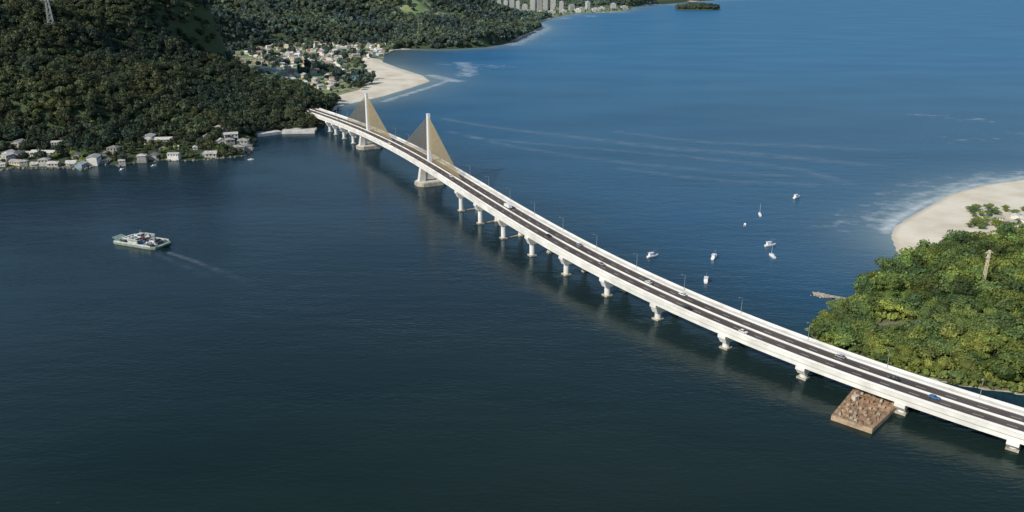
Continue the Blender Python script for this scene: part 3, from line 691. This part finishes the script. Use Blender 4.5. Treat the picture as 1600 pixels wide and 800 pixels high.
while s<TOT-30:
    x,y,z,t,n=axis(s); o=put("street_lamp",None,None,(x+n[0]*10.7,y+n[1]*10.7,z),math.atan2(n[1],n[0])-math.pi/2)
    tag(o,"slim grey street lamp on the bridge walkway","street lamp","street lamps along the bridge"); put("pole",lp,o); put("lamp_head",lh,o); s+=38
# ------------------------------------------------------------------ boats
def hull(mb,Ln,Bm,fr,draft,mi=0,n_=9,bowrise=0.5):
    vs=[]
    for i in range(n_):
        t_=i/(n_-1); xx=-Ln/2+Ln*t_; hb=Bm/2*(0.82+0.18*math.sin(min(1,t_*2)*math.pi/2))*(1 if t_<0.5 else max(0.02,1-((t_-0.5)/0.5)**2.2))
        top=fr+bowrise*max(0,t_-0.4)**2*2
        vs+=[(xx,-hb,top),(xx,-hb*0.7,-draft*0.4),(xx,0,-draft),(xx,hb*0.7,-draft*0.4),(xx,hb,top)]
    fs=[]
    for i in range(n_-1):
        for j in range(4):
            a=i*5+j; fs.append((a,a+5,a+6,a+1))
        fs.append((i*5,i*5+4,i*5+9,i*5+5))
    fs.append((0,1,2,3,4)); mb.add(vs,fs,mi)
def make_boat(kind,paint):
    top=put("moored_boat",None)
    Ln={'fish':9,'motor':6.0,'sail':8}[kind]
    mb=MB(); hull(mb,Ln,Ln*0.3,0.9,0.5); put("hull",mb.mesh("hull",[paint]),top)
    mb=MB()
    if kind=='fish': mb.box(-3.2,-0.2,-1.0,1.0,0.92,2.9,0,tx=0.1,ty=0.1); mb.box(-3.6,0.2,-1.2,1.2,2.902,3.0,0)
    elif kind=='motor': mb.box(-1.0,0.8,-0.7,0.7,0.92,1.6,0,tx=0.3,ty=0.1)
    else: mb.box(-1.5,1.6,-0.85,0.85,0.92,1.5,0,tx=0.3,ty=0.15)
    put("cabin",mb.mesh("cabin",['white']),top)
    if kind=='fish':
        mb=MB(); mb.box(-0.29,-0.16,-0.8,0.8,1.9,2.6); put("window",mb.mesh("window",['glass']),top)
        mb=MB(); mb.beam((0.6,0,0.9),(0.6,0,5),0.07,0.05); mb.beam((0.6,0,3.6),(3.6,0,4.4),0.05); put("mast",mb.mesh("mast",['steel']),top)
    if kind=='motor':
        mb=MB(); mb.box(-3.35,-3.0,-0.25,0.25,0.1,1.3); put("outboard_motor",mb.mesh("outboard_motor",['black']),top)
        mb=MB(); mb.add([(0.55,-0.62,1.55),(0.55,0.62,1.55),(0.25,0.55,2.0),(0.25,-0.55,2.0)],[(0,1,2,3)]); put("windscreen",mb.mesh("windscreen",['glass']),top)
    if kind=='sail':
        mb=MB(); mb.beam((0.8,0,0.9),(0.8,0,9),0.08,0.05); put("mast",mb.mesh("mast",['white']),top)
        mb=MB(); mb.beam((0.8,0,2.2),(-3.2,0,2.2),0.16,0.13); put("boom",mb.mesh("boom",['white']),top)
    return top
bk={(k,p):make_boat(k,p) for k,p in[('fish','white'),('motor','white'),('sail','white')]}
blab={('fish','white'):"white fishing boat with wheelhouse moored in the channel",('motor','white'):"small white motorboat moored in the channel",('sail','white'):"white sailing boat with bare mast moored in the channel"}
for u,v,k,a in [(1245,309,('fish','white'),40),(1187,336,('sail','white'),80),(1164,352,('motor','white'),70),(1204,384,('fish','white'),20),(1206,401,('sail','white'),100),(1116,403,('fish','white'),60),(1020,401,('fish','white'),30),(1103,439,('fish','white'),75)]:
    x,y=W(u,v,0); tag(dup(bk[k],(x,y,0.05),math.radians(a)),blab[k],"boat","boats moored near the spit")
for u,v,a in [(392,250,10),(190,266,80),(240,260,50)]:
    x,y=W(u,v,0); tag(dup(bk[('motor','white')],(x,y,0.05),math.radians(a)),"small white motorboat floating off the shore houses","boat","boats by the shore houses")
for o in bk.values(): remove(o)
# ferry
fx,fy=W(222,380,0); f2=W(480,490,0); ang=math.atan2(fy-f2[1],fx-f2[0])
ang_f=ang+math.radians(18)
ferry=tag(put("car_ferry",None,None,(fx,fy,0),ang_f),"grey-green open-deck car ferry loaded with vehicles on the bay","ferry")
mb=MB(); pts=[(-19,-7),(-16,-8.5),(16,-8.5),(19,-7),(19,7),(16,8.5),(-16,8.5),(-19,7)]
mb.prism(pts,-0.8,1.4,0); put("hull",mb.mesh("hull",['hullgrey']),ferry)
mb=MB(); mb.prism(pts,1.402,1.55,0,0.995); put("car_deck",mb.mesh("car_deck",['green']),ferry)
for sg in(-1,1):
    mb=MB(); mb.box(-16,16,sg*8.35-0.15,sg*8.35+0.15,1.56,2.5,0); put("bulwark",mb.mesh("bulwark",['offwhite']),ferry)
    mb=MB(); mb.add([(sg*19,-4.5,1.6),(sg*19,4.5,1.6),(sg*23,4.0,2.8),(sg*23,-4.0,2.8),(sg*19,-4.5,1.3),(sg*19,4.5,1.3),(sg*23,4.0,2.5),(sg*23,-4.0,2.5)],[(0,1,2,3),(7,6,5,4),(0,4,5,1),(1,5,6,2),(2,6,7,3),(3,7,4,0)]); put("loading_ramp",mb.mesh("loading_ramp",['green']),ferry)
mb=MB()
for a in(-4,4):
    for sg in(-1,1): mb.box(a-0.25,a+0.25,sg*7.6-0.25,sg*7.6+0.25,1.56,4.6,0)
mb.box(-4.6,4.6,6.8,8.4,4.602,4.8,0); mb.box(-4.6,4.6,-8.4,-6.8,4.602,4.8,0); mb.box(-1.0,1.0,-6.78,6.78,4.602,4.8,0); put("shelter_roof",mb.mesh("shelter_roof",['offwhite']),ferry)
mb=MB(); mb.box(-1.5,1.5,-1.7,1.7,4.802,7.0,0); mb.box(-1.9,1.9,-2.1,2.1,7.002,7.15,0); mb.beam((0,0,7.15),(0,0,10),0.1,0.07); put("wheelhouse",mb.mesh("wheelhouse",['offwhite']),ferry)
mb=MB(); mb.box(1.51,1.57,-1.5,1.5,5.7,6.7); mb.box(-1.57,-1.51,-1.5,1.5,5.7,6.7); mb.box(-1.3,1.3,1.71,1.77,5.7,6.7); mb.box(-1.3,1.3,-1.77,-1.71,5.7,6.7); put("window",mb.mesh("window",['glass']),ferry)
for sg in (-1,1):
    mb=MB(); mb.box(-3.5,3.5,sg*7.4-0.5,sg*7.4+0.5,1.56,3.8,0); put("passenger_cabin",mb.mesh("passenger_cabin",['offwhite']),ferry)
ca,sa_=math.cos(ang_f),math.sin(ang_f)
for i in range(7):
    for j in(-5.0,-2.2,0.6,3.4,6.0):
        a=-15+i*4.9; q=random.random()
        if abs(a)<6 and j==6.0: continue
        pos=(fx+ca*a-sa_*j,fy+sa_*a+ca*j,1.56)
        if q<0.05: continue
        if q<0.20 and 0<i<6: tag(dup(trucks[random.randrange(2)],pos,ang_f,0.55),"small box truck parked on the ferry deck","truck","vehicles aboard the ferry"); continue
        k=random.choice([0,0,1,1,2,2,3,4])
        tag(dup(cars[k],pos,ang_f),f"{cn[paints[k]]} car parked on the ferry deck","car","vehicles aboard the ferry")
for o in cars+trucks: remove(o)
# wakes as foam sheets on the water
fm,nt,b=newmat("foam"); N=nt.nodes; L=nt.links
geo=N.new("ShaderNodeNewGeometry"); nn_=noise(0.06,8,1,1,0,0.75)
b.inputs["Base Color"].default_value=(0.5,0.57,0.62,1); b.inputs["Roughness"].default_value=0.8
at=N.new("ShaderNodeAttribute"); at.attribute_name="tint"; sc=N.new("ShaderNodeSeparateColor"); L.new(at.outputs["Color"],sc.inputs["Color"])
mu=N.new("ShaderNodeMath"); mu.operation='MULTIPLY'; L.new(rng_(nn_.outputs["Fac"],0.38,0.68),mu.inputs[0]); L.new(sc.outputs["Red"],mu.inputs[1]); L.new(mu.outputs[0],b.inputs["Alpha"])
M['foam']=fm
def wake(pts,w0,w1,a0,a1,name="wake",label="faint foam wake trailing on the water",zz=0.03):
    P_=[Vector(W(*p)) for p in pts]; V=[];T=[]
    Q=[]
    for i in range(len(P_)-1):
        p0=P_[max(0,i-1)];p1=P_[i];p2=P_[i+1];p3=P_[min(len(P_)-1,i+2)]
        for j in range(12):
            t_=j/12; Q.append(0.5*((2*p1)+(p2-p0)*t_+(2*p0-5*p1+4*p2-p3)*t_*t_+(3*p1-p0-3*p2+p3)*t_**3))
    Q.append(P_[-1]); n_=len(Q)-1
    nor=[]
    for i in range(n_+1):
        d=(Q[min(n_,i+1)]-Q[max(0,i-1)]).normalized(); nor.append(Vector((-d.y,d.x)))
    for i in range(n_):
        for sg in(-1,1):
            wa=w0+(w1-w0)*i/n_; wb=w0+(w1-w0)*(i+1)/n_
            g0=min(1,(n_-i)/8); g1_=min(1,(n_-i-1)/8)
            aa=(a0+(a1-a0)*i/n_)*(g0); ab=(a0+(a1-a0)*(i+1)/n_)*(g1_)
            q=[Q[i],Q[i+1],Q[i+1]+nor[i+1]*sg*wb,Q[i]+nor[i]*sg*wa]
            al=[aa,ab,0,0]
            if sg<0: q=q[::-1]; al=al[::-1]
            V+=[(p.x,p.y,zz) for p in q]; T+=[(k,k,k) for k in al]
    me=quadmesh(name,np.array(V),len(V)//4,np.array(T),['foam']); tag(put(name,me),label,"wake","wakes on the water",kind="stuff")
wake([(262,394),(300,407),(345,424),(410,452)],2.4,5,0.34,0.0,label="foam wake trailing behind the ferry")
wake([(240,396),(300,420),(340,440)],2,6,0.12,0.0,label="foam wake spreading from the ferry bow",zz=0.05)
wake([(690,185),(780,200),(900,214),(1040,231),(1190,242),(1400,262)],10,16,0.24,0.32,zz=0.03)
wake([(700,205),(820,232),(960,252),(1150,270),(1300,278)],8,12,0.24,0.16,zz=0.05)
wake([(735,215),(900,230),(1080,246),(1250,266),(1345,296)],8,14,0.2,0.26,zz=0.07)
wake([(960,262),(1100,280),(1200,286),(1330,290)],8,12,0.18,0.25,zz=0.09)
wake([(960,205),(1100,222),(1250,228),(1420,238)],10,16,0.18,0.26,zz=0.11)
# ------------------------------------------------------------------ work platform, jetty, seawall, masts
pc=[W(1298,656),W(1362,678),W(1404,638),W(1335,611)]
cx=sum(p[0] for p in pc)/4; cy=sum(p[1] for p in pc)/4
plat=tag(put("work_platform",None,None,(cx,cy,0)),"rusty brown construction platform with timber beside a bridge pier","platform")
pl_=[(p[0]-cx,p[1]-cy) for p in pc]
mb=MB(); mb.prism(pl_,-0.5,2.2,0); put("pontoon",mb.mesh("pontoon",['pontoon']),plat)
mb=MB()
PV=[Vector(q) for q in pl_]
def bil(a,b2): return PV[0].lerp(PV[1],a).lerp(PV[3].lerp(PV[2],a),b2)
for i in range(14):
    a0=i/14+0.004;a1=(i+1)/14-0.012
    q=[bil(a0,0.01+random.uniform(0,0.03)),bil(a1,0.01),bil(a1,0.98),bil(a0,0.99-random.uniform(0,0.03))]
    mb.prism([(p.x,p.y) for p in q],2.202,2.30+random.uniform(0,0.1),0)
put("deck_planking",mb.mesh("deck_planking",['timber']),plat)
kinds=[("steel_beam",'rust',"rusty steel beam lying on the work platform"),("timber_beam",'timber',"brown timber beam lying on the work platform"),("timber_crate",'pontoon',"tan timber crate resting on the work platform"),("material_crate",'rust',"brown material crate on the work platform"),("concrete_block",'concdark',"stained concrete block on the work platform")]
placed=[]
for i in range(900):
    if len(placed)>=85: break
    a_,b_=random.uniform(0.05,0.94),random.uniform(0.05,0.95); p=bil(a_,b_)
    if any((p-q).length<1.45 for q in placed) or (p-bil(0.2,0.62)).length<2.4: continue
    placed.append(p); nm,mt_,lb=kinds[random.choice([0,0,0,1,1,1,2,2,3,3,4,4])]; mb=MB()
    if 'beam' in nm:
        L_=random.uniform(0.9,2.2); mb.box(-L_,L_,-0.16,0.16,0,0.3); mb.box(-L_*0.9,L_*0.95,0.2,0.5,0,0.28); mb.box(-L_*0.85,L_*0.9,0.0,0.34,0.302,0.6)
    else:
        h_=random.uniform(0.5,1.3); s_=random.uniform(0.4,0.9); mb.box(-s_,s_,-s_*0.7,s_*0.7,0,h_,0,0.06,0.06); mb.box(-s_*0.9,s_*0.9,-s_*0.62,s_*0.62,h_+0.002,h_+0.12)
    tag(put(nm,mb.mesh(nm,[mt_]),None,(cx+p.x,cy+p.y,2.405),random.uniform(0,3.14)),lb,nm.replace("_"," "),"materials on the work platform")
p=bil(0.2,0.62); mb=MB(); mb.box(-1.2,1.2,-0.9,0.9,0,2.0,0)
hut=tag(put("site_cabin",mb.mesh("site_cabin",['cream']),None,(cx+p.x,cy+p.y,2.41),0.5),"small cream site cabin standing on the work platform","cabin")
mb=MB(); mb.box(-1.4,1.4,-1.1,1.1,2.002,2.12); put("roof",mb.mesh("roof",['dullroof']),hut,(0,0,0))
mb=MB(); mb.box(-0.4,0.4,-0.96,-0.9,0.05,1.8); put("door",mb.mesh("door",['timber']),hut)
# jetty on the spit
j0=W(1274,460);j1=W(1344,473); cx,cy=(j0[0]+j1[0])/2,(j0[1]+j1[1])/2; a=math.atan2(j1[1]-j0[1],j1[0]-j0[0]); Lj=math.hypot(j1[0]-j0[0],j1[1]-j0[1])/2
jet=tag(put("jetty",None,None,(cx,cy,0),a),"short weathered concrete jetty with rubble edges off the mangroves","jetty")
mb=MB(); mb.box(-Lj+5,Lj+8,-1.2,1.2,0.5,0.95); mb.add([(-Lj-1,-1.6,0.6),(-Lj+4.9,-2.2,0.55),(-Lj+4.9,1.7,0.55),(-Lj-2,0.9,0.6),(-Lj-1,-1.6,1.0),(-Lj+4.9,-2.2,1.02),(-Lj+4.9,1.7,1.02),(-Lj-2,0.9,1.0)],[(3,2,1,0),(4,5,6,7),(0,1,5,4),(1,2,6,5),(2,3,7,6),(3,0,4,7)]); put("deck",mb.mesh("deck",['concdark']),jet)
mb=MB()
for i in range(6):
    for sg in(-1,1): mb.beam((-Lj-0.5+i*(2*Lj/5.2),sg*0.8,-2),(-Lj-0.5+i*(2*Lj/5.2),sg*0.8,0.49),0.25,0.25,8)
put("pile",mb.mesh("pile",['concdark']),jet)
rk=[];rk2=[]
for k in range(4):
    mb=MB(); q=[(math.cos(i*1.05)*random.uniform(0.7,1.1),math.sin(i*1.05)*random.uniform(0.7,1.1)) for i in range(6)]; mb.prism(q,-0.5,0.6,0,0.6); rk.append(mb.mesh("boulder",['concdark'])); rk2.append(mb.mesh("shore_boulder",['rock']))
ux,uy=(j1[0]-j0[0])/(2*Lj),(j1[1]-j0[1])/(2*Lj)
for i in range(56):
    f=random.uniform(-0.08,1.1); o_=random.choice([-1,1])*random.uniform(1.0,2.6)*(1.5 if f<0.25 else 0.8); x=j0[0]+(j1[0]-j0[0])*f-uy*o_; y=j0[1]+(j1[1]-j0[1])*f+ux*o_
    tag(put("boulder",rk2[i%4] if i%2 else rk[i%4],None,(x,y,0.0),random.uniform(0,6),random.uniform(0.5,1.2)),"brown weathered boulder in shallow water beside the jetty","rock","boulders by the jetty")
LP=LEFT[2:15]
for i in range(130):
    k=random.randrange(len(LP)-1); f=random.random(); x=LP[k][0]*(1-f)+LP[k+1][0]*f+random.uniform(-2,2); y=LP[k][1]*(1-f)+LP[k+1][1]*f+random.uniform(-3,3)
    tag(put("shore_boulder",rk2[i%4],None,(x,y,0.0),random.uniform(0,6),random.uniform(0.8,2.4)),"dark rough boulder along the bay shoreline","rock","boulders along the bay shore")
sw=[W(u,v) for u,v in [(402,214),(440,209),(492,208)]]
for a_,b_ in zip(sw[:-1],sw[1:]):
    dx,dy=b_[0]-a_[0],b_[1]-a_[1]; L_=math.hypot(dx,dy); ax=(dx/L_,dy/L_); ay=(-ax[1],ax[0])
    mb=MB(); mb.obox((0,0),ax,ay,L_/2,2,-1,3.2,0); mb.obox((ay[0]*12,ay[1]*12),ax,ay,L_/2,9.9,0.5,3.1,0)
    tag(put("quay_wall",mb.mesh("quay_wall",['conc','concdark']),None,((a_[0]+b_[0])/2,(a_[1]+b_[1])/2,0)),"pale concrete quay wall along the shore near the bridge","quay wall","quay wall sections")
x,y,z,t,n=axis(0)
mb=MB(); mb.obox((0,0),n,t,11.2,6,-4,z-1.05,0); tag(put("bridge_abutment",mb.mesh("bridge_abutment",['conc']),None,(x-t[0]*6.1,y-t[1]*6.1,0)),"concrete abutment where the bridge meets the hill","abutment")
ab=[(x-t[0]*k_,y-t[1]*k_) for k_ in range(0,90,10)]
mb=MB(); vs=[]
for i,p in enumerate(ab):
    for e in(-9,9): vs.append((p[0]+n[0]*e,p[1]+n[1]*e,z-0.02))
mb.add(vs,[(2*i,2*i+1,2*i+3,2*i+2) for i in range(len(ab)-1)]); mb.add([(v[0],v[1],v[2]-6) for v in vs]+vs,[(2*i,2*i+2,2*i+2+2*len(ab),2*i+2*len(ab)) for i in range(len(ab)-1)])
tag(put("approach_road",mb.mesh("approach_road",['asphalt'])),"asphalt approach road leading off the bridge","road",kind="structure")
def lattice(name,h,wb,wt,arms,mt,r):
    mb=MB(); nl=9
    def c(i,k):
        f=i/nl; w=wb*(1-f)+wt*f; return ((1 if k in(0,1) else -1)*w/2,(1 if k in(1,2) else -1)*w/2,h*f)
    for i in range(nl):
        for k in range(4):
            mb.beam(c(i,k),c(i+1,k),r); mb.beam(c(i,k),c(i+1,(k+1)%4),r*0.6); mb.beam(c(i+1,k),c(i+1,(k+1)%4),r*0.6)
    for z_,L_ in arms:
        mb.beam((-L_,0,z_),(L_,0,z_),r*1.3); mb.beam((-L_,0,z_),(0,0,z_+h*0.06),r); mb.beam((L_,0,z_),(0,0,z_+h*0.06),r)
    return mb.mesh(name,[mt])
x,y=W(82,50,106)
tag(put("power_pylon",lattice("power_pylon",60,7,1.5,[(40,8),(48,7),(56,6)],'steel',0.34),None,(x,y,hl(x,y)-1),0.3),"grey lattice power pylon on the forested hilltop","power pylon")
x,y=W(1534,452,2.5)
tag(put("steel_tower",lattice("steel_tower",24,1.3,0.8,[(19.5,1.6),(22.5,2.4)],'cream',0.2),None,(x,y,hr(x,y)-0.3),0.2),"tall slim cream tower with cross arms rising above mangroves","tower")
x,y=W(1428,514,2.5); mb=MB(); mb.box(-3.5,3.5,-2.6,2.6,0,2.6); mb.add([(-3.9,-3.0,2.602),(3.9,-3.0,2.602),(3.9,3.0,2.602),(-3.9,3.0,2.602),(-3.9,0,3.9),(3.9,0,3.9)],[(3,2,1,0),(0,1,5,4),(2,3,4,5),(1,2,5),(3,0,4)],1); tag(put("small_shed",mb.mesh("small_shed",['cream','dullroof']),None,(x,y,2.2),0.4),"small pale-roofed shed in a clearing in the mangroves","shed")
# ------------------------------------------------------------------ camera, sky, sun
cam=bpy.data.cameras.new("camera"); cam.sensor_width=36; cam.lens=F/1600*36; cam.clip_start=1; cam.clip_end=100000
co=bpy.data.objects.new("camera",cam); col.objects.link(co); co.location=(0,0,H); co.rotation_euler=(math.pi/2-PITCH,0,0); scene.camera=co
EL=math.radians(36); SX,SY=-0.74,-0.67
rot=math.atan2(SX,SY)
w=bpy.data.worlds.new("World"); scene.world=w; w.use_nodes=True; nt=w.node_tree; bg=nt.nodes["Background"]
sky=nt.nodes.new("ShaderNodeTexSky"); sky.sky_type='NISHITA'; sky.sun_disc=False; sky.sun_elevation=EL; sky.sun_rotation=rot; sky.altitude=50; sky.air_density=1.1; sky.dust_density=0.2; sky.ozone_density=3.0
nt.links.new(sky.outputs["Color"],bg.inputs["Color"]); bg.inputs["Strength"].default_value=0.11
sl=bpy.data.lights.new("sun",'SUN'); sl.energy=4.0; sl.angle=math.radians(0.5); sl.color=(1.0,0.92,0.79)
so=bpy.data.objects.new("sun",sl); col.objects.link(so); so.location=(-200,-200,400)
dv=Vector((-SX*math.cos(EL)/math.hypot(SX,SY),-SY*math.cos(EL)/math.hypot(SX,SY),-math.sin(EL)))
so.rotation_euler=dv.to_track_quat('-Z','Y').to_euler()
scene.view_settings.view_transform='Standard'; scene.view_settings.look='None'; scene.view_settings.exposure=0
